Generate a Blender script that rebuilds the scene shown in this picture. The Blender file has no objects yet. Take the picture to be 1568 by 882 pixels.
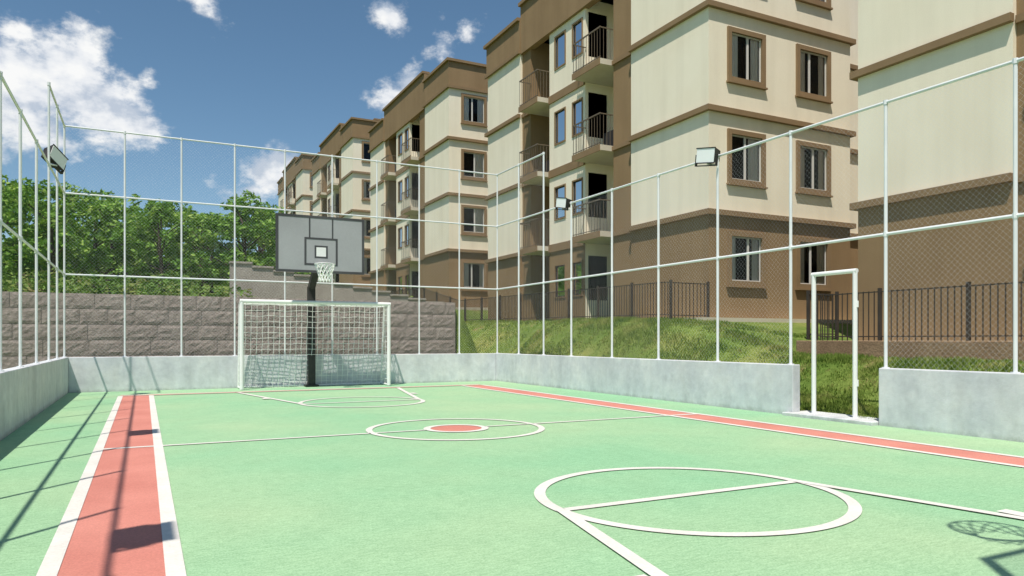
import bpy, math, random
import numpy as np
from mathutils import Vector, Matrix
random.seed(3); rng=np.random.default_rng(5)
sc=bpy.context.scene
KX,KY=.317,.35
# ---------------------------------------------------------------- camera
TH=math.radians(26.87); FPX=1113.0
cam_d=bpy.data.cameras.new("camera"); cam=bpy.data.objects.new("camera",cam_d)
sc.collection.objects.link(cam); sc.camera=cam
cam.location=(0,0,1.15); cam.rotation_euler=(math.pi/2,0,-TH)
cam_d.sensor_width=36; cam_d.lens=FPX/1568*36; cam_d.shift_y=79/1568
cam_d.clip_start=0.05; cam_d.clip_end=3000
sc.view_settings.view_transform='Standard'; sc.view_settings.look='None'; sc.view_settings.exposure=0
RV=Vector((math.cos(TH),-math.sin(TH),0)); FV=Vector((math.sin(TH),math.cos(TH),0))
# ---------------------------------------------------------------- materials
def newmat(name):
    m=bpy.data.materials.new(name); m.use_nodes=True
    nt=m.node_tree; b=nt.nodes["Principled BSDF"]
    return m,nt,b
def N(nt,t,**k):
    n=nt.nodes.new(t)
    for a,v in k.items(): setattr(n,a,v)
    return n
def ramp(nt,fac,stops):
    r=N(nt,'ShaderNodeValToRGB'); e=r.color_ramp.elements
    while len(e)<len(stops): e.new(0.5)
    for i,(p,c) in enumerate(stops):
        e[i].position=p; e[i].color=(c[0],c[1],c[2],1)
    nt.links.new(fac,r.inputs[0]); return r.outputs[0]
def coords(nt,scale=(1,1,1)):
    g=N(nt,'ShaderNodeNewGeometry'); mp=N(nt,'ShaderNodeMapping')
    mp.inputs['Scale'].default_value=scale
    nt.links.new(g.outputs['Position'],mp.inputs[0]); return mp.outputs[0]
def noise(nt,sc_,co=None,detail=3,rough=.55):
    n=N(nt,'ShaderNodeTexNoise'); n.inputs['Scale'].default_value=sc_
    n.inputs['Detail'].default_value=detail; n.inputs['Roughness'].default_value=rough
    nt.links.new(co if co is not None else coords(nt),n.inputs['Vector']); return n.outputs['Fac']
def mixc(nt,fac,a,b,mode='MIX'):
    m=N(nt,'ShaderNodeMix',data_type='RGBA',blend_type=mode)
    for i,v in ((0,fac),(6,a),(7,b)):
        if hasattr(v,'is_linked') or hasattr(v,'links'): nt.links.new(v,m.inputs[i])
        elif i==0: m.inputs[0].default_value=v
        else: m.inputs[i].default_value=(v[0],v[1],v[2],1)
    return m.outputs[2]
def bump(nt,b,h,dist=.01,st=.5):
    bp=N(nt,'ShaderNodeBump'); bp.inputs['Distance'].default_value=dist; bp.inputs['Strength'].default_value=st
    nt.links.new(h,bp.inputs['Height']); nt.links.new(bp.outputs[0],b.inputs['Normal'])
def M(nt,op,a,b=None,c=None):
    m=N(nt,'ShaderNodeMath',operation=op)
    for i,v in enumerate((a,b,c)):
        if v is None: continue
        if isinstance(v,(int,float)): m.inputs[i].default_value=v
        else: nt.links.new(v,m.inputs[i])
    return m.outputs[0]
def paint(name,c1,c2,scale=1.5,rough=.7,bs=60,bd=.004,bst=.4,fine=.12,streak=0):
    m,nt,b=newmat(name)
    n=noise(nt,scale,detail=4)
    col=ramp(nt,n,[(.3,c1),(.7,c2)])
    if bst>0:
        f=noise(nt,bs,detail=2)
        g=ramp(nt,f,[(.3,(1-fine,)*3),(.7,(1,1,1))])
        col=mixc(nt,1.0,col,g,'MULTIPLY')
    if streak>0:
        s=noise(nt,1.0,coords(nt,(2.2,2.2,.16)),detail=4)
        sg=ramp(nt,s,[(.42,(1,1,1)),(.75,(1-streak,1-streak*1.05,1-streak*1.15))])
        col=mixc(nt,1.0,col,sg,'MULTIPLY')
    nt.links.new(col,b.inputs['Base Color']); b.inputs['Roughness'].default_value=rough
    b.inputs['Specular IOR Level'].default_value=.25
    if bst>0: bump(nt,b,f,bd,bst)
    return m
m_cream=paint("stucco_cream",(.89,.80,.635),(.93,.85,.69),.7,.85,45,.006,.3,.04,streak=.08)
m_brown=paint("stucco_brown",(.275,.182,.096),(.315,.212,.115),.8,.85,45,.006,.3,.08,streak=.12)
m_trim=paint("trim_brown",(.25,.165,.09),(.29,.195,.108),2,.8,50,.003,.2,.08)
m_frame=paint("aluminium_frame",(.6,.58,.55),(.68,.66,.62),2,.4,50,.001,0,.03)
m_dark=paint("dark_metal",(.03,.028,.028),(.05,.047,.045),3,.5,50,.001,0,.05)
m_balrail=paint("balcony_iron",(.13,.10,.07),(.18,.14,.10),3,.5,50,.001,0,.05)
m_fence=paint("galvanised_steel",(.72,.74,.76),(.82,.83,.84),3,.45,80,.001,0,.08)
m_white=paint("white_enamel",(.80,.80,.79),(.86,.86,.85),3,.4,80,.001,0,.05)
m_rope=paint("white_rope",(.82,.82,.8),(.88,.88,.86),3,.9,80,.001,0,.05)
m_slab=paint("balcony_concrete",(.56,.50,.40),(.64,.58,.48),2,.85,40,.003,.2,.08)
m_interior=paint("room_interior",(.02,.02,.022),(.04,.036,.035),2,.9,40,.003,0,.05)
m_curt=paint("curtain",(.78,.74,.68),(.88,.85,.80),1,.9,40,.003,0,.05)
m_door=paint("door_blue_glass",(.07,.10,.14),(.12,.16,.2),1,.2,40,.003,0,.05)
m_red=paint("red_court_paint",(.60,.22,.175),(.70,.28,.225),1.3,.75,90,.004,.4,.2)
m_line=paint("white_line_paint",(.70,.67,.62),(.80,.77,.72),2.5,.7,60,.003,.3,.14)
m_stucco_roof=paint("roof_membrane",(.2,.17,.14),(.26,.22,.18),1,.9,40,.003,.2,.1)
m_tile=paint("rough_block",(.295,.245,.22),(.40,.34,.31),2.2,.95,16,.03,.6,.3)
m_mortar=paint("mortar",(.30,.26,.24),(.35,.31,.28),3,.95,40,.01,.5,.2)
m_dirt=paint("dirt_path",(.27,.17,.10),(.38,.26,.16),1.5,.95,30,.02,.6,.3)
m_bark=paint("bark",(.09,.07,.05),(.16,.13,.1),6,.95,30,.02,.8,.3)
# court
m_court,nt,b=newmat("green_court_paint")
big=noise(nt,.28,detail=3); med=noise(nt,3.0,detail=4,rough=.65)
col=ramp(nt,big,[(.35,(.31,.575,.335)),(.65,(.425,.61,.36))])
col=mixc(nt,1,col,ramp(nt,med,[(.3,(.92,.93,.93)),(.7,(1.03,1.02,1.03))]),'MULTIPLY')
st=noise(nt,12,coords(nt,(1.0,3.2,1)),detail=4,rough=.8)
col=mixc(nt,1,col,ramp(nt,st,[(.32,(.76,.80,.78)),(.68,(1.1,1.07,1.1))]),'MULTIPLY')
fi=noise(nt,75,detail=3,rough=.85)
col=mixc(nt,1,col,ramp(nt,fi,[(.34,(.70,.76,.70)),(.66,(1.18,1.12,1.18))]),'MULTIPLY')
nt.links.new(col,b.inputs['Base Color']); b.inputs['Roughness'].default_value=.75
b.inputs['Specular IOR Level'].default_value=.2
bump(nt,b,M(nt,'ADD',fi,st),.004,.7)
# parapet concrete
m_conc,nt,b=newmat("painted_concrete")
n1=noise(nt,1.6,detail=6,rough=.65); n2=noise(nt,7,detail=4,rough=.7); n3=noise(nt,1.2,coords(nt,(3,3,.5)),detail=3)
col=ramp(nt,n1,[(.3,(.56,.58,.62)),(.5,(.66,.675,.70)),(.72,(.76,.76,.76))])
col=mixc(nt,1,col,ramp(nt,n2,[(.3,(.88,.88,.88)),(.65,(1.03,1.03,1.03))]),'MULTIPLY')
col=mixc(nt,1,col,ramp(nt,n3,[(.4,(1,1,1)),(.75,(.86,.86,.85))]),'MULTIPLY')
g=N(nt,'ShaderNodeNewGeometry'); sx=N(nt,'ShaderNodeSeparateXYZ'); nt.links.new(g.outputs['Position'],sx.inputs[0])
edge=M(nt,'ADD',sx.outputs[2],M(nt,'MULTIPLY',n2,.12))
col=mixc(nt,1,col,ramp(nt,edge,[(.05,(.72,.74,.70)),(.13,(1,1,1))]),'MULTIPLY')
nt.links.new(col,b.inputs['Base Color']); b.inputs['Roughness'].default_value=.85
b.inputs['Specular IOR Level'].default_value=.25
bump(nt,b,n2,.012,.4)
# grass ground
m_ground,nt,b=newmat("grassy_ground")
n1=noise(nt,.6,detail=5); n2=noise(nt,9,detail=4,rough=.7)
col=ramp(nt,n1,[(.3,(.09,.15,.03)),(.52,(.15,.205,.05)),(.7,(.24,.25,.085))])
col=mixc(nt,1,col,ramp(nt,n2,[(.3,(.6,.66,.53)),(.7,(1.3,1.25,1.2))]),'MULTIPLY')
n3=noise(nt,.8,detail=5,rough=.7)
col=mixc(nt,ramp(nt,n3,[(.6,(0,0,0)),(.7,(1,1,1))]),col,(.26,.18,.10))
nt.links.new(col,b.inputs['Base Color']); b.inputs['Roughness'].default_value=.95
b.inputs['Specular IOR Level'].default_value=.1
bump(nt,b,n2,.04,.5)
def leafmat(name,c1,c2,c3,sc_=1.2,tl=.22):
    m,nt,b=newmat(name); nt.nodes.remove(b)
    n=noise(nt,sc_,detail=3,rough=.7)
    col=ramp(nt,n,[(.3,c1),(.5,c2),(.7,c3)])
    d=N(nt,'ShaderNodeBsdfDiffuse'); t=N(nt,'ShaderNodeBsdfTranslucent'); mx=N(nt,'ShaderNodeMixShader')
    nt.links.new(col,d.inputs[0]); nt.links.new(mixc(nt,1,col,(1.1,1.25,.6),'MULTIPLY'),t.inputs[0]); mx.inputs[0].default_value=tl
    nt.links.new(d.outputs[0],mx.inputs[1]); nt.links.new(t.outputs[0],mx.inputs[2])
    nt.links.new(mx.outputs[0],nt.nodes['Material Output'].inputs[0]); return m
m_leaf=leafmat("leaves",(.06,.14,.03),(.18,.33,.065),(.42,.53,.15),2.4)
m_leafd=leafmat("shrub_leaves",(.07,.14,.035),(.17,.27,.07),(.36,.28,.15),.8)
m_blade=leafmat("grass_blades",(.10,.18,.035),(.21,.28,.065),(.38,.37,.14),1.6,.3)
# glass
m_glass,nt,b=newmat("window_glass"); nt.nodes.remove(b)
tr=N(nt,'ShaderNodeBsdfTransparent'); tr.inputs[0].default_value=(.88,.9,.92,1)
gl=N(nt,'ShaderNodeBsdfGlossy'); gl.inputs['Roughness'].default_value=.03
fr=N(nt,'ShaderNodeFresnel'); fr.inputs[0].default_value=1.33
mx=N(nt,'ShaderNodeMixShader'); nt.links.new(fr.outputs[0],mx.inputs[0])
nt.links.new(tr.outputs[0],mx.inputs[1]); nt.links.new(gl.outputs[0],mx.inputs[2]); nt.links.new(mx.outputs[0],nt.nodes['Material Output'].inputs[0])
# chain link
m_net,nt,b=newmat("chain_link_wire"); nt.nodes.remove(b)
g=N(nt,'ShaderNodeNewGeometry'); sx=N(nt,'ShaderNodeSeparateXYZ'); nt.links.new(g.outputs['Position'],sx.inputs[0])
u=M(nt,'ADD',sx.outputs[0],sx.outputs[1]); P=.075; W=.010
def wire(a):
    f=M(nt,'FRACT',M(nt,'DIVIDE',a,P)); return M(nt,'GREATER_THAN',M(nt,'ABSOLUTE',M(nt,'SUBTRACT',f,.5)),.5-W)
w=M(nt,'MAXIMUM',wire(M(nt,'ADD',M(nt,'ADD',u,sx.outputs[2]),100)),wire(M(nt,'ADD',M(nt,'SUBTRACT',u,sx.outputs[2]),100)))
tr=N(nt,'ShaderNodeBsdfTransparent'); mx=N(nt,'ShaderNodeMixShader'); nt.links.new(w,mx.inputs[0])
df=N(nt,'ShaderNodeBsdfDiffuse'); df.inputs[0].default_value=(.75,.77,.8,1)
nt.links.new(tr.outputs[0],mx.inputs[1]); nt.links.new(df.outputs[0],mx.inputs[2]); nt.links.new(mx.outputs[0],nt.nodes['Material Output'].inputs[0])
m_board=paint("backboard_panel",(.35,.35,.365),(.41,.41,.43),1.2,.6,40,.002,.1,.06)
m_acryl,nt,b=newmat("clear_acrylic"); nt.nodes.remove(b)
tr=N(nt,'ShaderNodeBsdfTransparent'); tr.inputs[0].default_value=(.93,.94,.95,1); gl=N(nt,'ShaderNodeBsdfGlossy'); gl.inputs['Roughness'].default_value=.1; mx=N(nt,'ShaderNodeMixShader'); mx.inputs[0].default_value=.05
nt.links.new(tr.outputs[0],mx.inputs[1]); nt.links.new(gl.outputs[0],mx.inputs[2]); nt.links.new(mx.outputs[0],nt.nodes['Material Output'].inputs[0])
m_frameb=paint("backboard_frame",(.06,.06,.065),(.09,.09,.095),1.2,.6,40,.002,.1,.06)
m_rim=paint("rim_orange",(.45,.12,.04),(.55,.16,.06),3,.5,40,.001,0,.05)
m_lampface,nt,b=newmat("floodlight_glass"); b.inputs['Base Color'].default_value=(.92,.92,.92,1); b.inputs['Roughness'].default_value=.25
m_rail=paint("painted_iron",(.045,.036,.03),(.07,.056,.045),3,.6,50,.001,0,.1)
# ---------------------------------------------------------------- mesh helpers
class MB:
    def __init__(s): s.v=[]; s.f=[]
    def add(s,vs,fs):
        o=len(s.v); s.v.extend([tuple(v) for v in vs]); s.f.extend([tuple(i+o for i in f) for f in fs])
    def box(s,x0,x1,y0,y1,z0,z1):
        s.add([(x0,y0,z0),(x1,y0,z0),(x1,y1,z0),(x0,y1,z0),(x0,y0,z1),(x1,y0,z1),(x1,y1,z1),(x0,y1,z1)],
          [(0,3,2,1),(4,5,6,7),(0,1,5,4),(1,2,6,5),(2,3,7,6),(3,0,4,7)])
    def tube(s,p0,p1,r,n=8,r2=None,cap=True):
        p0=Vector(p0);p1=Vector(p1);d=(p1-p0)
        if d.length<1e-6:return
        d.normalize(); a=d.orthogonal().normalized(); b=d.cross(a); r2=r if r2 is None else r2
        vs=[];
        for p,rr in((p0,r),(p1,r2)):
            for i in range(n):
                t=2*math.pi*i/n; vs.append(p+(a*math.cos(t)+b*math.sin(t))*rr)
        fs=[(i,(i+1)%n,n+(i+1)%n,n+i) for i in range(n)]
        if cap: fs+=[tuple(range(n-1,-1,-1)),tuple(range(n,2*n))]
        s.add(vs,fs)
    def quad(s,a,b,c,d): s.add([a,b,c,d],[(0,1,2,3)])
    def obj(s,name,mat,parent=None,smooth=False,bevel=0):
        me=bpy.data.meshes.new(name); me.from_pydata(s.v,[],s.f); me.materials.append(mat); me.update()
        if smooth: me.polygons.foreach_set('use_smooth',[True]*len(me.polygons))
        o=bpy.data.objects.new(name,me); sc.collection.objects.link(o)
        if bevel>0:
            md=o.modifiers.new('bev','BEVEL'); md.width=bevel; md.segments=2
        if parent: o.parent=parent
        return o
def empty(name,loc=(0,0,0)):
    e=bpy.data.objects.new(name,None); e.location=loc; sc.collection.objects.link(e); return e
def sstep(a,b,x):
    t=np.clip((x-a)/(b-a),0,1); return t*t*(3-2*t)
# ---------------------------------------------------------------- terrain
YB=[-400,10.5,15.1,29,33.8,48,52.5,66,71,85,120,600]; ZB=[1.12,1.12,1.72,1.9,2.75,3.1,4.9,5.2,6.5,6.8,8,8]
def tz(X,Y):
    X=np.asarray(X,float);Y=np.asarray(Y,float)
    base=np.interp(Y,YB,ZB)-.30*(1-sstep(12.42,12.52,X))*(1-sstep(10.6,13.5,Y))
    left=np.where(Y>20.6,2.15+np.clip(Y-20.7,0,45)*.08,0.0)
    s=sstep(9.2,12.0,X); w=np.clip((Y-21)/6,0,1); s=np.where(Y>20.6,s+(1-s)*w,s)
    t=np.where(Y>20.6,sstep(8.45,9.8,X),1.0)
    z=left*(1-t)+base*s*t
    bumpn=.06*np.sin(X*1.7+Y*.6)*np.cos(Y*1.1-X*.4)+.035*np.sin(X*4.1)*np.sin(Y*3.3)
    z=z+bumpn*np.where((X>9.3)&(X<11.6),1,0)*np.clip((X-9.3),0,1)
    return z-.03
xs=np.unique(np.concatenate([np.linspace(-600,-40,15),np.linspace(-40,8,33),np.linspace(8,14,41),[12.42,12.47,12.52],np.linspace(14,60,24),np.linspace(60,700,15)]))
ys=np.unique(np.concatenate([np.linspace(-500,-20,13),np.linspace(-20,0,11),np.linspace(0,34,120),[20.58,20.62],np.linspace(34,100,67),np.linspace(100,900,17)]))
XX,YY=np.meshgrid(xs,ys); ZZ=tz(XX,YY)
mb=MB(); nx=len(xs); ny=len(ys)
mb.v=list(zip(XX.ravel().tolist(),YY.ravel().tolist(),ZZ.ravel().tolist()))
mb.f=[(j*nx+i,j*nx+i+1,(j+1)*nx+i+1,(j+1)*nx+i) for j in range(ny-1) for i in range(nx-1)]
mb.obj("ground",m_ground,smooth=True)
# court
XL,XR,YN,YF=-1.45,8.77,-.95,18.3; WH=.77; WT=.16
mb=MB(); mb.box(XL-WT,XR+WT,YN-WT,YF+WT,-.2,0); mb.obj("sports_court",m_court)
par=empty("court_markings")
CX=3.6; CY=8.7; Y1=.7; Y2=16.7
w=MB(); r=MB()
def rect(m,x0,x1,y0,y1,z): m.quad((x0,y0,z),(x1,y0,z),(x1,y1,z),(x0,y1,z))
ZW=.008; ZR=.004; LW=.075
def line(m,p,q,wd,z):
    p=Vector(p);q=Vector(q);d=(q-p).normalized();n=Vector((-d.y,d.x))*wd/2
    m.quad(*[(a.x,a.y,z) for a in (p-n,q-n,q+n,p+n)])
def ring(m,cx,cy,r0,r1,z,n=96):
    vs=[];fs=[]
    for i in range(n):
        t=2*math.pi*i/n
        vs+=[(cx+r0*math.cos(t),cy+r0*math.sin(t),z),(cx+r1*math.cos(t),cy+r1*math.sin(t),z)]
        j=(i+1)%n; fs.append((2*i,2*i+1,2*j+1,2*j))
    m.add(vs,fs)
for xa,xb in((-.42,.14),(7.06,7.62)):
    rect(w,xa-.045,xa+.045,Y1,Y2,ZW); rect(w,xb-.045,xb+.045,Y1,Y2,ZW)
    rect(r,xa,xb,Y1,Y2,ZR)
    rect(w,xa+.045,xb-.045,CY-.04,CY+.04,ZW)
for yb in (Y1,Y2):
    sgn=1 if yb==Y2 else -1
    ya=yb; yc=yb+sgn*.2
    rect(w,-.42,7.62,min(ya,ya-sgn*.06),max(ya,ya-sgn*.06),ZW+.003)
    rect(w,-.42,7.62,min(yc,yc+sgn*.06),max(yc,yc+sgn*.06),ZW+.003)
    rect(r,-.42,7.62,min(ya,yc),max(ya,yc),ZR+.002)
rect(w,.185,2.5-.03,CY-.035,CY+.035,ZW); rect(w,4.73,7.015,CY-.035,CY+.035,ZW)
rect(w,2.54,CX-.41,CY-.03,CY+.03,ZW); rect(w,CX+.41,4.66,CY-.03,CY+.03,ZW)
ring(w,CX,CY,1.065,1.145,ZW); ring(w,CX,CY,.33,.42,ZW)
ring(r,CX,CY,.0001,.33,ZR)
for s in(1,-1):
    fy=CY-s*4.5; by=CY-s*8.0
    ring(w,CX,fy,1.065,1.15,ZW)
    rect(w,CX-1.07,CX+1.07,fy-.04,fy+.04,ZW)
    for k in(-1,1):
        line(w,(CX+k*1.1,fy),(CX+k*(1.1+.2*3.5),by),LW+.01,ZW+.003)
        xx=CX+k*(1.1+.2*1.5)
        line(w,(xx+k*.04,fy-s*1.5),(xx+k*.16,fy-s*1.5-s*.0),.30,ZW+.006)
w.obj("white_lines",m_line,par); r.obj("red_areas",m_red,par)
# parapet walls
GA,GB=6.46,7.90
def wallobj(name,x0,x1,y0,y1,z1=WH):
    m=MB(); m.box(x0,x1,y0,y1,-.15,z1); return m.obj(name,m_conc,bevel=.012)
wallobj("concrete_parapet_wall",XL-WT,XL,YN-WT,YF+WT)
wallobj("concrete_parapet_wall",XL+.002,XR-.002,YF,YF+WT,WH-.003)
wallobj("concrete_parapet_wall",XR,XR+WT,GB,YF+WT)
wallobj("concrete_parapet_wall",XR,XR+WT,YN-WT,GA)
wallobj("concrete_parapet_wall",XL+.002,XR-.002,YN-WT,YN,WH-.003)
m=MB(); m.box(XR-.12,XR+.45,GA+.01,GB+.1,-.1,.05); m.obj("gate_threshold",m_conc,bevel=.01)
# ---------------------------------------------------------------- fences
FX=XR+.08; FL=XL-.08; FY=YF+.08
ZT,ZM,ZM2=5.77,2.56,4.32
def fence(name,axis,c,posts,rails,nets,r=.02):
    e=empty(name); p=MB(); 
    def P3(a,z): return (c,a,z) if axis=='x' else (a,c,z)
    for a,zt in posts: p.tube(P3(a,WH-.02),P3(a,zt),r,8)
    for a0,a1,z in rails: p.tube(P3(a0,z),P3(a1,z),r*.95,8)
    for a,zt in posts: 
        for _,_,z in rails:
            if z<=zt+.01: p.tube(P3(a,z-.03),P3(a,z+.03),r*1.35,8)
        p.tube(P3(a,WH-.01),P3(a,WH+.012),r*2.2,8)
    p.obj("posts_and_rails",m_fence,e,smooth=False)
    q=MB()
    for a0,a1,z0,z1 in nets: q.quad(P3(a0,z0),P3(a1,z0),P3(a1,z1),P3(a0,z1))
    if nets: q.obj("wire_mesh",m_net,e)
    return e
bx=[-1.53+i*(FX+1.53)/9 for i in range(10)]
fence("chain_link_fence",'y',FY,[(a,ZT) for a in bx],[(bx[0],bx[-1],z) for z in(ZT,ZM2,ZM)],[(bx[0],bx[-1],WH,ZT)])
ry=[17.07,15.73,14.42,12.78,11.22,9.6,8.01,6.41,4.79,3.2,1.6,0,-.9]
fence("chain_link_fence",'x',FX,[(a,ZT if a>15.5 else ZM2) for a in ry],[(15.73,FY,ZT),(-.9,FY,ZM2),(-.9,FY,ZM)],
  [(15.73,FY,ZM2,ZT),(0,FY,ZM,ZM2),(8.01,FY,WH,ZM),(0,6.41,WH,ZM)],.023)
ly=[16.9,15.5,13.8,12.1,10.5,8.9,7.3,5.7,4.1,2.5,.9,-.9]
fence("chain_link_fence",'x',FL,[(a,ZT if a>15.4 else ZM2) for a in ly],[(15.5,FY,ZT),(-.9,FY,ZM2),(-.9,FY,ZM)],
  [(15.5,FY,ZM2,ZT),(0,FY,WH,ZM2)],.02)
fence("chain_link_fence",'y',YN-.08,[(a,ZM) for a in bx],[(bx[0],bx[-1],ZM)],[])
# gate frame
e=empty("gate_frame"); p=MB()
p.tube((FX,7.58,.04),(FX,7.58,2.11),.033,10); p.tube((FX,6.88,.04),(FX,6.88,2.11),.033,10); p.tube((FX,6.85,2.11),(FX,7.61,2.11),.033,10)
p.box(FX-.06,FX+.06,7.51,7.65,.05,.06); p.box(FX-.06,FX+.06,6.81,6.95,.05,.06)
for z in(.5,1.6): p.tube((FX,6.838,z),(FX,6.838,z+.09),.012,8)
p.obj("steel_tubes",m_white,e)
# floodlights
def floodlight(loc,aim,pole=None,size=.36,roll=0):
    e=empty("floodlight"); d=Vector(aim).normalized()
    q=d.to_track_quat('-Y','Z'); M4=Matrix.Translation(Vector(loc))@q.to_matrix().to_4x4()@Matrix.Rotation(roll,4,'Y')
    def tr(mb): mb.v=[tuple(M4@Vector(v)) for v in mb.v]; return mb
    a=MB(); s=size/2; h=s*.64
    a.add([(-s,-.03,-h),(s,-.03,-h),(s,-.03,h),(-s,-.03,h),(-s*.75,.17,-h*.7),(s*.75,.17,-h*.7),(s*.75,.17,h*.7),(-s*.75,.17,h*.7)],
      [(0,1,2,3),(7,6,5,4),(0,4,5,1),(1,5,6,2),(2,6,7,3),(3,7,4,0)])
    for i in range(5): a.box(-s*.6,s*.6,.17,.20,-h*.55+i*h*.26,-h*.55+i*h*.26+.012)
    a.box(-s-.03,-s-.015,-.02,.03,-h-.05,.02); a.box(s+.015,s+.03,-.02,.03,-h-.05,.02)
    a.box(-s-.015,s+.015,-.02,.03,-h-.05,-h-.035)
    a.box(-s-.008,s+.008,-.045,-.03,h-.01,h+.008); a.box(-s-.008,s+.008,-.045,-.03,-h-.008,-h+.01)
    tr(a).obj("housing",m_dark,e)
    f=MB(); f.box(-s*.96,s*.96,-.038,-.031,-h*.93,h*.93); tr(f).obj("lens",m_lampface,e)
    if pole:
        g=MB(); g.tube(pole,(pole[0],pole[1],loc[2]-.17),.018,8); g.tube((pole[0],pole[1],loc[2]-.17),(loc[0],loc[1],loc[2]-.14),.016,8); g.obj("bracket",m_fence,e)
    return e
floodlight((FX-.14,9.72,4.34),(-1,-.15,-.05),(FX,9.6,4.2),.40,.16)
floodlight((FX-.14,14.6,4.34),(-1,-.15,-.05),(FX,14.42,4.2),.36,.2)
floodlight((FL+.1,15.75,4.5),(.9,-.55,.0),(FL,15.5,4.3),.42,.45)
floodlight((FL+.12,8.5,4.5),(.8,0,-.5),(FL,8.5,4.3),.46)
floodlight((FL+.12,3.2,4.5),(.8,0,-.5),(FL,3.2,4.3),.46)
# ---------------------------------------------------------------- futsal goal
e=empty("futsal_goal"); gx0,gx1,gy,gz=1.99,5.45,17.55,2.03; p=MB(); R=.045
p.tube((gx0,gy,0.012),(gx0,gy,gz),R,12); p.tube((gx1,gy,0.012),(gx1,gy,gz),R,12); p.tube((gx0-.04,gy,gz),(gx1+.04,gy,gz),R,12)
by,ty=18.22,17.95
for x in(gx0,gx1):
    p.tube((x,gy,gz),(x,ty,gz-.04),.022,8); p.tube((x,ty,gz-.04),(x,by,.03),.022,8); p.tube((x,gy,.03),(x,by,.03),.022,8)
p.tube((gx0,ty,gz-.04),(gx1,ty,gz-.04),.02,8); p.tube((gx0,by,.03),(gx1,by,.03),.022,8)
p.obj("steel_frame",m_white,e,smooth=False)
nt_=MB()
def netgrid(fn,nu,nv,r=.006,jit=.004):
    P=[[Vector(fn(i/nu,j/nv))+Vector((random.gauss(0,jit),random.gauss(0,jit),random.gauss(0,jit))) for j in range(nv+1)] for i in range(nu+1)]
    for i in range(nu+1):
        for j in range(nv+1):
            if i<nu: nt_.tube(P[i][j],P[i+1][j],r,4,cap=False)
            if j<nv: nt_.tube(P[i][j],P[i][j+1],r,4,cap=False)
def back(u,v):
    x=gx0+(gx1-gx0)*u; bul=.10*math.sin(math.pi*v)*math.sin(math.pi*u)
    sag=-.03*math.sin(math.pi*((u*5)%1))*(1-v)
    return (x,ty+(by-ty)*v-.04-bul*0.6,gz-.04+(.04-gz)*v+sag)
netgrid(back,27,15)
netgrid(lambda u,v:(gx0+(gx1-gx0)*u,gy+(ty-gy)*v,gz-.04*v-.03*math.sin(math.pi*v)),27,3)
for x in(gx0,gx1):
    netgrid(lambda u,v:(x,gy+((ty+(by-ty)*v)-gy)*u,gz+(.03-gz)*v),4,15)
nt_.obj("net",m_rope,e)
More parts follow.
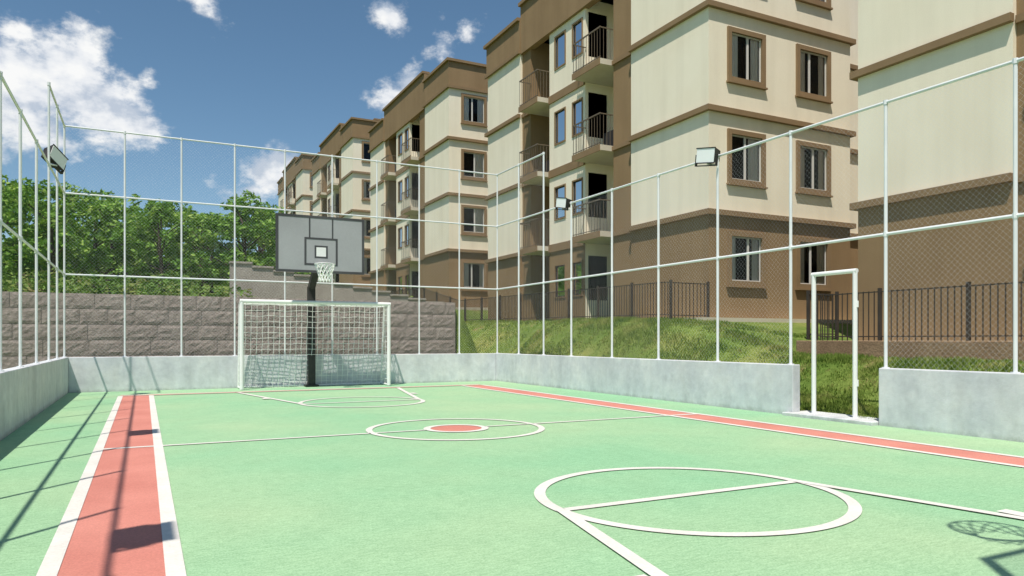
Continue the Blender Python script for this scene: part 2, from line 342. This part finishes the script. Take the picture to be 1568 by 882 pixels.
# ---------------------------------------------------------------- basketball hoop
def hoop(px,base_y,board_y,panel,rimoff):
    s=-1 if board_y<base_y else 1
    e=empty("basketball_hoop"); p=MB()
    p.box(px-.085,px+.085,base_y-.085,base_y+.085,0.02,2.45)
    p.box(px-.16,px+.16,base_y-.14,base_y+.14,0.01,.05)
    def beam(a,b,hw):
        a=Vector(a);b=Vector(b);d=(b-a).normalized();n=Vector((1,0,0));k=d.cross(n)
        vs=[q+n*i*hw+k*j*hw for q in(a,b) for i,j in((-1,-1),(1,-1),(1,1),(-1,1))]
        p.add(vs,[(0,1,2,3),(7,6,5,4),(0,4,5,1),(1,5,6,2),(2,6,7,3),(3,7,4,0)])
    beam((px,base_y+.03,2.38),(px,board_y-s*.06,3.2),.075)
    for dx in(-.55,.55): beam((px,board_y-s*.45,2.95),(px+dx,board_y-s*.05,3.6),.022)
    p.obj("post_and_arm",m_dark,e,bevel=.006)
    b_=MB(); bw,z0,z1=1.0,2.70,3.99; b_.box(px-bw,px+bw,board_y-.015,board_y+.015,z0,z1); b_.obj("backboard",panel,e)
    f=MB()
    def fr(x0,x1,za,zb,dp=.022): f.box(px+x0,px+x1,min(board_y-s*.018,board_y+s*dp),max(board_y-s*.018,board_y+s*dp),za,zb)
    t=.045
    fr(-bw-.012,-bw+t,z0-.012,z1+.012);fr(bw-t,bw+.012,z0-.012,z1+.012);fr(-bw+t,bw-t,z1-t,z1+.012,.021);fr(-bw+t,bw-t,z0-.012,z0+t,.021)
    def sq(w,za,zb,t,dp):
        fr(-w,-w+t,za,zb,dp);fr(w-t,w,za,zb,dp);fr(-w+t,w-t,zb-t,zb,dp-.001);fr(-w+t,w-t,za,za+t,dp-.001)
    sq(.38,z0+.16,z0+.80,.045,.020); sq(.15,z0+.33,z0+.62,.04,.019)
    fr(-.28,-.245,z0+.80,z1-t,.018); fr(.245,.28,z0+.80,z1-t,.018)
    f.obj("frame_and_target_lines",m_frameb,e)
    wq=MB(); wq.box(px-.11,px+.11,min(board_y,board_y+s*.018),max(board_y,board_y+s*.018),z0+.37,z0+.58); wq.obj("target_panel",panel if panel is m_acryl else m_white,e)
    rz=2.86; rc=board_y+s*rimoff; rr=.225; g=MB(); n=28
    pts=[Vector((px+rr*math.cos(2*math.pi*i/n),rc+rr*math.sin(2*math.pi*i/n),rz)) for i in range(n)]
    for i in range(n): g.tube(pts[i],pts[(i+1)%n],.011,6,cap=False)
    ye=rc-s*rr; g.box(px-.08,px+.08,min(board_y+s*.02,ye),max(board_y+s*.02,ye),rz-.02,rz+.015)
    g.obj("rim",m_rim if panel is m_acryl else m_white,e)
    h=MB(); K=12; lv=[(.225,0),(.19,.10),(.155,.20),(.13,.30),(.135,.40)]
    def np_(i,l): 
        rad,dz=lv[l]; t=2*math.pi*(i+.5*(l%2))/K; return (px+rad*math.cos(t),rc+rad*math.sin(t),rz-dz)
    nr=.007 if panel is m_acryl else .013
    for l in range(4):
        for i in range(K):
            h.tube(np_(i,l),np_(i,l+1),nr,4,cap=False); h.tube(np_(i,l),np_((i-1) if l%2==0 else (i+1),l+1),nr,4,cap=False)
    h.obj("hoop_net",m_rope,e)
hoop(3.66,18.1,17.0,m_board,.40); hoop(3.66,-.7,.88,m_acryl,.72)
# ---------------------------------------------------------------- stone wall
e=empty("rock_face_block_wall"); b_=MB(); WY=20.5; z=0; ci=0
while z<2.28:
    h=.38
    off=random.uniform(.2,.7); x_=8.45; first=True
    while x_>-24:
        wdt=off if first and ci%2 else random.choice([.6,.75,.78,.8,.95]); first=False
        xa=x_-wdt; g=.007; d0=random.uniform(0,.008)
        nu,nv=8,5; vs=[];fs=[]
        for j in range(nv+1):
            for i in range(nu+1):
                uu=i/nu; vv=j/nv; edge=(i in(0,nu)) or (j in(0,nv))
                bulge=0 if edge else .006+random.uniform(0,.014)
                vs.append((xa+g+(wdt-2*g)*uu,WY-.02-d0-bulge,z+g+(h-2*g)*vv))
        for j in range(nv):
            for i in range(nu): fs.append((j*(nu+1)+i,j*(nu+1)+i+1,(j+1)*(nu+1)+i+1,(j+1)*(nu+1)+i))
        o=len(vs); vs+=[(xa+g,WY+.1,z+g),(xa+wdt-g,WY+.1,z+g),(xa+wdt-g,WY+.1,z+h-g),(xa+g,WY+.1,z+h-g)]
        a0,a1,a2,a3=0,nu,(nv+1)*(nu+1)-1,nv*(nu+1)
        fs+=[(a3,a2,o+2,o+3),(a0,o,o+1,a1),(a1,o+1,o+2,a2),(a0,a3,o+3,o)]
        b_.add(vs,fs); x_=xa
    z+=h; ci+=1
b_.obj("blocks",m_tile,e)
mo=MB(); mo.box(-24,8.44,WY-.014,WY+.25,-.1,z-.012); mo.box(8.2,8.44,WY+.25,24,0,2.2); mo.obj("mortar_core",m_mortar,e)
# stepped wall
e=empty("stepped_retaining_wall"); s_=MB(); x=2.3; zt=3.42
while x<9.0:
    s_.box(x,x+.61,23.0,23.3,1.9,zt); s_.box(x-.02,x+.612,22.96,23.34,zt+.001,zt+.06); x+=.612; zt-=.105
s_.obj("masonry",paint("grey_masonry",(.36,.315,.285),(.45,.40,.365),2.5,.9,20,.02,.6,.25),e)
# ---------------------------------------------------------------- iron railings
def railing(name,pts,height=.98,sp=.12):
    e=empty(name); p=MB()
    for (xa,ya),(xb,yb) in zip(pts[:-1],pts[1:]):
        L=math.hypot(xb-xa,yb-ya); n=max(1,int(L/sp)); prev=None
        for i in range(n+1):
            t=i/n; X=xa+(xb-xa)*t; Y=ya+(yb-ya)*t; Z=float(tz(X,Y))
            big=(i%14==0)
            r_=.028 if big else .008
            p.box(X-r_,X+r_,Y-r_,Y+r_,Z-.05,Z+height+(.05 if big else 0))
            if prev:
                for hh in(height-.02,.12):
                    p.tube((prev[0],prev[1],prev[2]+hh),(X,Y,Z+hh),.015,4,cap=False)
            prev=(X,Y,Z)
    p.obj("iron_bars",m_rail,e)
railing("iron_railing",[(13.4,14.9),(12.15,14.9),(12.15,50)],.98)
railing("iron_railing",[(13.5,10.95),(12.62,10.95),(12.62,-3)],1.0)
m=MB(); m.box(12.42,12.72,-3,11.1,.55,1.13); m.box(12.721,13.6,10.85,11.1,.9,1.125); m.obj("retaining_kerb",m_dirt,bevel=.015)
ap=MB()
for a in(-3.6,15.1,33.8,52.5):
    z=float(tz(14,a+.1)); ap.box(12.95,34,a-.5,a+14.6,z-.6,z+.04)
ap.obj("paved_path",m_slab)
# ---------------------------------------------------------------- apartment buildings
ST=[0,2.9,5.7,8.5,11.3]
def building(y0,zb,seed):
    R_=random.Random(seed)
    X0=13.6
    E=empty("apartment_building",(X0,y0,zb))
    parts={k:MB() for k in('cream','brown','trim','frame','glass','room','curtain','slab','rail','door','roof','dark')}
    def wall(axis,c,a0,a1,z0,z1,holes,mat,dep=.12,inn=1):
        A=sorted(set([a0,a1]+[h[0] for h in holes]+[h[1] for h in holes])); Z=sorted(set([z0,z1]+[h[2] for h in holes]+[h[3] for h in holes]))
        def P(a,z,d=0): return (c+d,a,z) if axis=='x' else (a,c+d,z)
        m=parts[mat]
        for i in range(len(A)-1):
            for j in range(len(Z)-1):
                am=(A[i]+A[i+1])/2; zm=(Z[j]+Z[j+1])/2
                if any(h[0]<am<h[1] and h[2]<zm<h[3] for h in holes): continue
                m.quad(P(A[i],Z[j]),P(A[i+1],Z[j]),P(A[i+1],Z[j+1]),P(A[i],Z[j+1]))
        for h in holes:
            q=[(h[0],h[2]),(h[1],h[2]),(h[1],h[3]),(h[0],h[3])]
            for k in range(4):
                a,b2=q[k],q[(k+1)%4]; m.quad(P(*a),P(*b2),P(*b2,dep),P(*a,dep))
    def bx(mat,axis,c,a0,a1,z0,z1,d0,d1):
        if axis=='x': parts[mat].box(c+d0,c+d1,a0,a1,z0,z1)
        else: parts[mat].box(a0,a1,c+d0,c+d1,z0,z1)
    def window(axis,c,a0,a1,z0,z1,surr=.13,curt=True):
        if surr:
            bx('trim',axis,c,a0-surr,a0,z0-surr,z1+surr,-.06,.012); bx('trim',axis,c,a1,a1+surr,z0-surr,z1+surr,-.06,.012)
            bx('trim',axis,c,a0,a1,z1,z1+surr,-.058,.012); bx('trim',axis,c,a0,a1,z0-surr,z0,-.058,.012)
            bx('trim',axis,c,a0-surr-.03,a1+surr+.03,z0-surr-.05,z0-surr-.001,-.10,.01)
        f=.035; d=.022; fm='frame' if surr else 'dark'
        bx(fm,axis,c,a0+.002,a0+f,z0+.002,z1-.002,d,d+.04);bx(fm,axis,c,a1-f,a1-.002,z0+.002,z1-.002,d,d+.04)
        bx(fm,axis,c,a0+f,a1-f,z1-f,z1-.002,d+.001,d+.041);bx(fm,axis,c,a0+f,a1-f,z0+.002,z0+f,d+.001,d+.041)
        mid=(a0+a1)/2; op=R_.uniform(-.12,.12) if surr else 0
        if surr:
            bx('frame',axis,c,mid+op-.035,mid+op+.035,z0+f,z1-f,d-.002,d+.038)
        gq=parts['glass']
        def P(a,z,dd): return (c+dd,a,z) if axis=='x' else (a,c+dd,z)
        gq.quad(P(a0+f,z0+f,d+.02),P(a1-f,z0+f,d+.02),P(a1-f,z1-f,d+.02),P(a0+f,z1-f,d+.02))
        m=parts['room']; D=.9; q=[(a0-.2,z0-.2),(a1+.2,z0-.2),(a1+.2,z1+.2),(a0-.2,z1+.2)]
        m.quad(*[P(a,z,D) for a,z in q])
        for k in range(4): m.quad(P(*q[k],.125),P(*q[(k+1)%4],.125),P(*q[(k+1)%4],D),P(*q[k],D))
        if curt:
            def cur(s,t):
                n=max(4,int((t-s)/.045)); 
                for i in range(n):
                    xa=s+(t-s)*i/n; xb=s+(t-s)*(i+1)/n; da=.07+.025*(i%2); db=.07+.025*((i+1)%2)
                    parts['curtain'].quad(P(xa,z0+.01,da),P(xb,z0+.01,db),P(xb,z1-.01,db),P(xa,z1-.01,da))
            W=a1-a0; k=R_.random()
            if k<.65: cur(a0+.02,a0+W*R_.uniform(.16,.32)); cur(a1-W*R_.uniform(.16,.32),a1-.02)
            elif k<.78: cur(a0+.02,a0+W*R_.uniform(.35,.55))
            elif k<.95: cur(a1-W*R_.uniform(.3,.45),a1-.02)
    L=14.1; EB=3.5; 
    for s in range(4):
        z0,z1=ST[s],ST[s+1]; wm='brown' if s==0 else 'cream'
        wz=z0+1.0 if s>0 else z0+1.1
        wall('x',0,0,EB,z0,z1,[],wm); wall('x',0,L-3.1,L,z0,z1,[],wm)
        wall('x',.1,EB,4.6,z0,z1,[],'brown'); parts[wm].quad((0,EB,z0),(.1,EB,z0),(.1,EB,z1),(0,EB,z1))
        wall('x',.1,10.3,11.0,z0,z1,[],'brown'); parts[wm].quad((0,11.0,z0),(.1,11.0,z0),(.1,11.0,z1),(0,11.0,z1))
        for (b0,b1) in((4.6,6.3),(8.8,10.3)):
            dw=[(b0+.35,b1-.3,z0+.06,z0+2.2)]
            wall('x',1.3,b0,b1,z0,z1,dw,wm)
            parts['door'].quad((1.38,b0+.35,z0+.06),(1.38,b1-.3,z0+.06),(1.38,b1-.3,z0+2.2),(1.38,b0+.35,z0+2.2))
            ym=(b0+b1)/2; parts['frame'].box(1.34,1.37,ym-.03,ym+.03,z0+.06,z0+2.2)
            parts['frame'].box(1.34,1.37,b0+.352,b0+.40,z0+.06,z0+2.2); parts['frame'].box(1.34,1.37,b1-.35,b1-.302,z0+.06,z0+2.2)
            for yy in(b0,b1):
                mt='brown' if yy in(10.3,) else 'cream'
                parts[mt].quad((.1,yy,z0),(1.3,yy,z0),(1.3,yy,z1),(.1,yy,z1))
            if s>0:
                parts['slab'].box(-.42,1.3,b0+.003,b1-.003,z0-.13,z0+.05)
                parts['trim'].box(-.45,-.421,b0-.0,b1+.0,z0-.16,z0+.05)
                rp=parts['rail']; n=int((b1-b0)/.16)
                for i in range(n+1):
                    y=b0+.03+(b1-b0-.06)*i/n; rp.box(-.41,-.397,y-.006,y+.006,z0+.05,z0+1.05)
                for i in range(4):
                    x=-.40+.13*i
                    for yy in (b0+.03,b1-.03): rp.box(x-.006,x+.006,yy-.006,yy+.006,z0+.05,z0+1.05)
                rp.box(-.42,-.385,b0+.01,b1-.01,z0+1.05,z0+1.09); rp.box(-.42,-.385,b0+.01,b1-.01,z0+.10,z0+.12)
                for yy in (b0+.03,b1-.03): rp.box(-.385,.1,yy-.015,yy+.015,z0+1.05,z0+1.08)
                if R_.random()<.6:
                    parts['room'].box(.3,.6,b0+.3,b0+.9,z0+.05,z0+R_.uniform(.6,1.0))
        hs=[(6.5,7.1,z0+1.0,z0+2.15),(7.65,8.35,z0+1.0,z0+2.15)]
        wall('x',.1,6.3,8.8,z0,z1,hs,'cream' if s>0 else 'brown')
        for h in hs:
            window('x',.1,h[0],h[1],h[2],h[3],surr=0,curt=R_.random()<.4)
            t_=.05
            for q_ in((h[0]-t_,h[0],h[2]-t_,h[3]+t_),(h[1],h[1]+t_,h[2]-t_,h[3]+t_),(h[0],h[1],h[3],h[3]+t_),(h[0],h[1],h[2]-t_,h[2])):
                parts['trim'].box(.1-.03,.1+.015,*q_)
        hs=[(.78,1.92,wz-.06,wz+1.17),(3.41,4.57,wz-.06,wz+1.17)]
        wall('y',0,0,5.6,z0,z1,hs,wm)
        for h in hs: window('y',0,*h)
        parts[wm].quad((5.6,0,z0),(5.6,1.4,z0),(5.6,1.4,z1),(5.6,0,z1))
        hs=[(8.2,9.4,wz,wz+1.2),(12,13.2,wz,wz+1.2)]
        wall('y',1.4,5.6,18,z0,z1,hs,wm)
        for h in hs: window('y',1.4,*h)
        parts[wm].quad((0,L,z0),(18,L,z0),(18,L,z1),(0,L,z1)); parts[wm].quad((18,1.4,z0),(18,L,z0),(18,L,z1),(18,1.4,z1))
        if s<3:
            za,zb_=z1-.10,z1+.045; o=.12
            T=parts['trim']
            T.box(-o,-.001,-o,EB+.02,za,zb_); T.box(-.001,5.6+o,-o,-.001,za+.001,zb_-.001); T.box(5.601,5.6+o,-.001,1.399,za,zb_)
            T.box(5.6+o,18+o,1.4-o,1.399,za+.002,zb_-.002)
            T.box(-o,-.001,L-3.12,L+o,za,zb_); T.box(-.001,18,L+.001,L+o,za,zb_)
            T.box(.1-.07,.099,EB+.021,4.6,za-.02,zb_-.03); T.box(.03,.099,10.3,10.979,za-.02,zb_-.03)
            T.box(.1-.05,.099,6.3,8.8,za-.10,zb_+.04)
    Pz0,Pz1=11.0,12.3
    B=parts['brown']; T=parts['trim']
    def band(x0,x1,y0_,y1_,za,zb_): B.box(x0,x1,y0_,y1_,za,zb_)
    band(-.05,.18,-.05,EB+.05,Pz0,Pz1); band(-.05,.18,L-3.15,L+.05,Pz0,Pz1)
    band(.181,5.65,-.05,.18,Pz0,Pz1-.002); band(5.42,5.65,.181,1.35,Pz0,Pz1-.003); band(5.651,18.05,1.35,1.6,Pz0,Pz1-.001)
    band(.181,18.05,L-.2,L+.05,Pz0,Pz1-.002); band(17.8,18.05,1.601,L-.201,Pz0,Pz1-.003)
    band(-.02,.25,EB+.051,L-3.151,Pz0-.05,Pz1+.55)
    band(.25,3,EB+.051,EB+.25,Pz1-.3,Pz1+.55); band(.25,3,L-3.35,L-3.151,Pz1-.3,Pz1+.55)
    for (x0,x1,ya,yb,zz) in((-.16,.22,-.16,EB+.04,Pz1),(-.16,.22,L-3.14,L+.16,Pz1),(.221,5.76,-.16,.22,Pz1-.002),(5.4,5.76,.221,1.24,Pz1-.003),(5.761,18.1,1.24,1.6,Pz1-.001),(.221,18.1,L-.2,L+.16,Pz1-.002),
            (-.13,.30,EB+.041,L-3.141,Pz1+.55)):
        T.box(x0,x1,ya,yb,zz+.001,zz+.13)
    for (x0,x1,ya,yb) in((-.13,-.051,-.13,EB+.05),(-.13,-.051,L-3.15,L+.13),(-.051,5.7,-.13,-.051)):
        T.box(x0,x1,ya,yb,Pz0-.03,Pz0+.10)
    parts['roof'].quad((0,1.4,11.9),(18,1.4,11.9),(18,L,11.9),(0,L,11.9)); parts['roof'].quad((0,0,11.898),(5.6,0,11.898),(5.6,1.4,11.898),(0,1.4,11.898))
    B.box(3.0,6.0,4.6,9.6,11.9,13.9); T.box(2.9,6.1,4.5,9.7,13.9,14.02)
    for yy in(5.4,6.6,8.4,9.5):
        parts['roof'].box(.5,.9,yy,yy+.4,12.0,13.25); parts['roof'].box(.45,.95,yy-.05,yy+.45,13.25,13.33)
    parts['brown'].box(.02,17.9,1.5,L-.02,-1.2,.001); parts['brown'].box(.02,5.58,.02,1.499,-1.2,.001)
    mats=dict(cream=m_cream,brown=m_brown,trim=m_trim,frame=m_frame,glass=m_glass,room=m_interior,curtain=m_curt,slab=m_slab,rail=m_balrail,door=m_door,roof=m_stucco_roof,dark=m_dark)
    nm=dict(cream='upper_walls',brown='brown_walls',trim='cornices',frame='window_frames',glass='window_panes',room='rooms',curtain='curtains',slab='balcony_slabs',rail='balcony_railings',door='balcony_doors',roof='roof',dark='narrow_window_frames')
    for k,mb_ in parts.items(): mb_.obj(nm[k],mats[k],E)
for y0,zb,sd in((-3.6,1.12,1),(15.1,1.73,11),(33.8,2.75,3),(52.5,4.9,4),(71.2,6.5,5)):
    building(y0,zb,sd)
# ---------------------------------------------------------------- trees
def leaf_mesh(name,clumps,per,lsz,mat):
    allp=[]
    for c,rad in clumps:
        n=int(per*rad*rad/.25)
        d=rng.normal(size=(n,3)); d/=np.linalg.norm(d,axis=1)[:,None]
        rr=rad*rng.uniform(.35,1.1,size=(n,1))**.6
        allp.append(np.array(c)+d*rr*np.array([1,1,.75]))
    P=np.concatenate(allp); n=len(P)
    a=rng.normal(size=(n,3)); a[:,2]*=.5; a/=np.linalg.norm(a,axis=1)[:,None]
    t=rng.normal(size=(n,3)); b=np.cross(a,t); b/=np.linalg.norm(b,axis=1)[:,None]
    s=rng.uniform(.6,1.3,size=(n,1))*lsz
    v=np.stack([P-a*s,P-b*s*.45+a*s*.1,P+a*s,P+b*s*.45+a*s*.1],1).reshape(-1,3)
    me=bpy.data.meshes.new(name); me.vertices.add(4*n); me.vertices.foreach_set('co',v.ravel())
    me.loops.add(4*n); me.loops.foreach_set('vertex_index',np.arange(4*n)); me.polygons.add(n); me.polygons.foreach_set('loop_start',np.arange(n)*4)
    me.update(calc_edges=True); me.validate(); me.materials.append(mat); return me
variants=[]
for k in range(5):
    R2=random.Random(40+k); cl=[]; tr=MB()
    tr.tube((0,0,-.3),(.05,.02,1.1),.11,8,.08); tr.tube((.05,.02,1.1),(R2.uniform(-.2,.2),R2.uniform(-.2,.2),2.9),.08,7,.03)
    for i in range(34):
        zz=R2.uniform(.55,3.6); rmax=1.55*math.sqrt(max(.05,1-((zz-1.7)/2.3)**2)); 
        t=R2.uniform(0,6.28); q=rmax*R2.uniform(.35,1.05)
        c=(q*math.cos(t),q*math.sin(t),zz); rad=R2.uniform(.24,.48); cl.append((c,rad))
        if i%2==0:
            st=Vector((.04,.02,min(2.6,max(.5,zz-.7)))); tr.tube(st,c,.035,5,.01,cap=False)
    for i in range(10):
        t=R2.uniform(0,6.28);q=R2.uniform(.1,1.1); cl.append(((q*math.cos(t),q*math.sin(t),R2.uniform(3.2,3.9)-q*.45),.2))
    lm=leaf_mesh("foliage",cl,150,.11,m_leaf)
    tm=bpy.data.meshes.new("trunk"); tm.from_pydata(tr.v,[],tr.f); tm.materials.append(m_bark); variants.append((lm,tm))
def tree(x,y,s,k,sz=1.0):
    e=empty("broadleaf_tree",(x,y,float(tz(x,y)))); e.rotation_euler=(0,0,random.uniform(0,6.28)); e.scale=(s,s,s*sz)
    for me,nm_ in zip(variants[k%5],("foliage","trunk")):
        o=bpy.data.objects.new(nm_,me); sc.collection.objects.link(o); o.parent=e
k=0
for x,y,s in [(-13,28,1.1),(-10.6,27,1.05),(-8.4,28.5,1.08),(-6.3,27.2,1.02),(-4.4,28.6,.98),(-2.6,27.4,.93),(-1.0,28.6,.92),(.5,27.6,.84),(1.9,28.7,.80),(3.25,27.8,.96),(4.2,29.6,.93)]:
    tree(x,y,s,k); k+=1
for x,y,s in [(-16,33,1.3),(-12.5,34,1.25),(-9.5,33,1.2),(-6.8,34,1.15),(-4.2,33,1.05),(-1.8,34,1.05),(.6,33,.92),(2.6,33.5,.9),(4.6,34,1.0)]:
    tree(x,y,s,k); k+=1
for i in range(9): tree(-24+i*3.2,42+random.uniform(-2,2),1.2,k); k+=1
cl=[]
for i in range(150):
    x=random.uniform(-16,2.6); y=random.uniform(22.3,25.8); cl.append(((x,y,float(tz(x,y))+random.uniform(.0,.5)*(1 if y>23 else .5)),random.uniform(.25,.5)))
for i in range(40):
    x=random.uniform(2.5,9); y=random.uniform(24.2,27); cl.append(((x,y,float(tz(x,y))+.05),random.uniform(.2,.35)))
me=leaf_mesh("shrubs",cl,110,.08,m_leafd); o=bpy.data.objects.new("shrub_mass",me); sc.collection.objects.link(o)
cl=[]
for i in range(420):
    x=random.uniform(-90,14); y=random.uniform(60,95); cl.append(((x,y,float(tz(x,y))+random.uniform(0,3.2)),random.uniform(1,1.8)))
me=leaf_mesh("woodland",cl,12,.4,m_leaf); o=bpy.data.objects.new("distant_tree_mass",me); sc.collection.objects.link(o)
# ---------------------------------------------------------------- grass blades
def blades(n,x0,x1,y0,y1,hs):
    x=rng.uniform(x0,x1,n); y=rng.uniform(y0,y1,n)
    patch=.6+.5*np.sin(x*2.3+y*.9)*np.sin(y*1.7-x)+.35*np.sin(x*6.1-y*4.2)*np.sin(y*5.3+x*3)
    keep=rng.uniform(0,1,n)<np.clip(patch+.35,.15,1); x=x[keep];y=y[keep];patch=patch[keep];n=len(x)
    z=tz(x,y)-.01; h=hs*rng.uniform(.4,1.3,n)*np.clip(patch+.4,.35,1.5); t=rng.uniform(0,6.28,n); wd=rng.uniform(.008,.02,n)
    lx=rng.normal(0,.35,n)*h; ly=rng.normal(0,.35,n)*h
    A=np.stack([x-np.cos(t)*wd,y-np.sin(t)*wd,z],1);B_=np.stack([x+np.cos(t)*wd,y+np.sin(t)*wd,z],1);C=np.stack([x+lx,y+ly,z+h],1)
    return np.stack([A,B_,C],1).reshape(-1,3)
v=np.concatenate([blades(90000,8.96,12.35,2.5,20.4,.07),blades(10000,12.1,13.5,11.2,21,.06),blades(22000,8.7,12.4,20.7,36,.08),blades(10000,8.96,10.2,5.8,9,.07),blades(9000,2.6,9,21,30,.09)])
n=len(v)//3
me=bpy.data.meshes.new("grass"); me.vertices.add(3*n); me.vertices.foreach_set('co',v.ravel()); me.loops.add(3*n); me.loops.foreach_set('vertex_index',np.arange(3*n)); me.polygons.add(n); me.polygons.foreach_set('loop_start',np.arange(n)*3)
me.update(calc_edges=True); me.materials.append(m_blade); o=bpy.data.objects.new("grass",me); sc.collection.objects.link(o)
# ---------------------------------------------------------------- light
dv=Vector((KX,KY,-1)); sun=bpy.data.lights.new("sun",'SUN'); sun.energy=5.0; sun.angle=math.radians(.6); sun.color=(1,.94,.84)
so=bpy.data.objects.new("sun",sun); so.rotation_euler=dv.to_track_quat('-Z','Y').to_euler(); so.location=(-10,-20,40); sc.collection.objects.link(so)
W=bpy.data.worlds.new("World"); sc.world=W; W.use_nodes=True; nt=W.node_tree; bg=nt.nodes['Background']
sky=N(nt,'ShaderNodeTexSky',sky_type='NISHITA'); sky.sun_disc=False
sky.sun_elevation=math.atan(1/math.hypot(KX,KY)); sky.sun_rotation=math.atan2(-KX,-KY)%(2*math.pi)
sky.air_density=1.0; sky.dust_density=.4; sky.ozone_density=1.8; sky.altitude=700
hsv=N(nt,'ShaderNodeHueSaturation'); hsv.inputs['Saturation'].default_value=1.08; hsv.inputs['Value'].default_value=.95; hsv.inputs['Hue'].default_value=.49
nt.links.new(sky.outputs[0],hsv.inputs['Color'])
tc=N(nt,'ShaderNodeTexCoord'); nrm=N(nt,'ShaderNodeVectorMath',operation='NORMALIZE'); nt.links.new(tc.outputs['Generated'],nrm.inputs[0])
DIR=nrm.outputs[0]
blobs=[(40,130,.075,1.15),(105,125,.075,1.15),(155,160,.06,1.1),(190,182,.045,.95),(10,165,.07,1.1),(90,60,.03,.5),(70,185,.05,.8),(320,6,.03,.6),(590,22,.028,.5),(680,70,.028,.5),(715,50,.02,.4),
 (600,155,.035,.95),(632,128,.03,.95),(405,268,.038,1.1),(430,250,.03,1),(385,292,.032,.95),(340,296,.025,.7),(225,122,.015,.5),(20,210,.04,.6)]
acc=None
for x,y,r_,wt in blobs:
    c=((RV*((x-784)/FPX)+FV+Vector((0,0,(520-y)/FPX))).normalized())
    d=N(nt,'ShaderNodeVectorMath',operation='DISTANCE'); nt.links.new(DIR,d.inputs[0]); d.inputs[1].default_value=c
    vv=M(nt,'MULTIPLY',M(nt,'SUBTRACT',1.0,M(nt,'DIVIDE',d.outputs['Value'],r_*1.0)),wt)
    acc=vv if acc is None else M(nt,'MAXIMUM',acc,vv)
acc=M(nt,'MAXIMUM',acc,-.95)
mp=N(nt,'ShaderNodeMapping'); mp.inputs['Scale'].default_value=(1,1,1.5); nt.links.new(DIR,mp.inputs[0])
nz=N(nt,'ShaderNodeTexNoise'); nz.inputs['Scale'].default_value=19; nz.inputs['Detail'].default_value=7; nz.inputs['Roughness'].default_value=.62; nt.links.new(mp.outputs[0],nz.inputs['Vector'])
dens=M(nt,'ADD',acc,M(nt,'MULTIPLY',M(nt,'SUBTRACT',nz.outputs['Fac'],.5),2.1))
mask=N(nt,'ShaderNodeMapRange',interpolation_type='SMOOTHSTEP'); nt.links.new(dens,mask.inputs[0]); mask.inputs[1].default_value=.05; mask.inputs[2].default_value=.62
mp2=N(nt,'ShaderNodeMapping'); mp2.inputs['Location'].default_value=(.008,.014,-.025); mp2.inputs['Scale'].default_value=(1,1,1.5); nt.links.new(DIR,mp2.inputs[0])
nz2=N(nt,'ShaderNodeTexNoise'); nz2.inputs['Scale'].default_value=19; nz2.inputs['Detail'].default_value=3; nt.links.new(mp2.outputs[0],nz2.inputs['Vector'])
shade=M(nt,'SUBTRACT',nz.outputs['Fac'],nz2.outputs['Fac'])
cc=ramp(nt,M(nt,'ADD',M(nt,'MULTIPLY',shade,2.2),.52),[(.2,(4.8,5.4,6.3)),(.55,(7.6,7.8,8.1)),(.85,(8.8,8.8,8.7))])
fac=M(nt,'MULTIPLY',mask.outputs[0],.96)
nt.links.new(mixc(nt,fac,hsv.outputs[0],cc),bg.inputs[0]); bg.inputs[1].default_value=.112
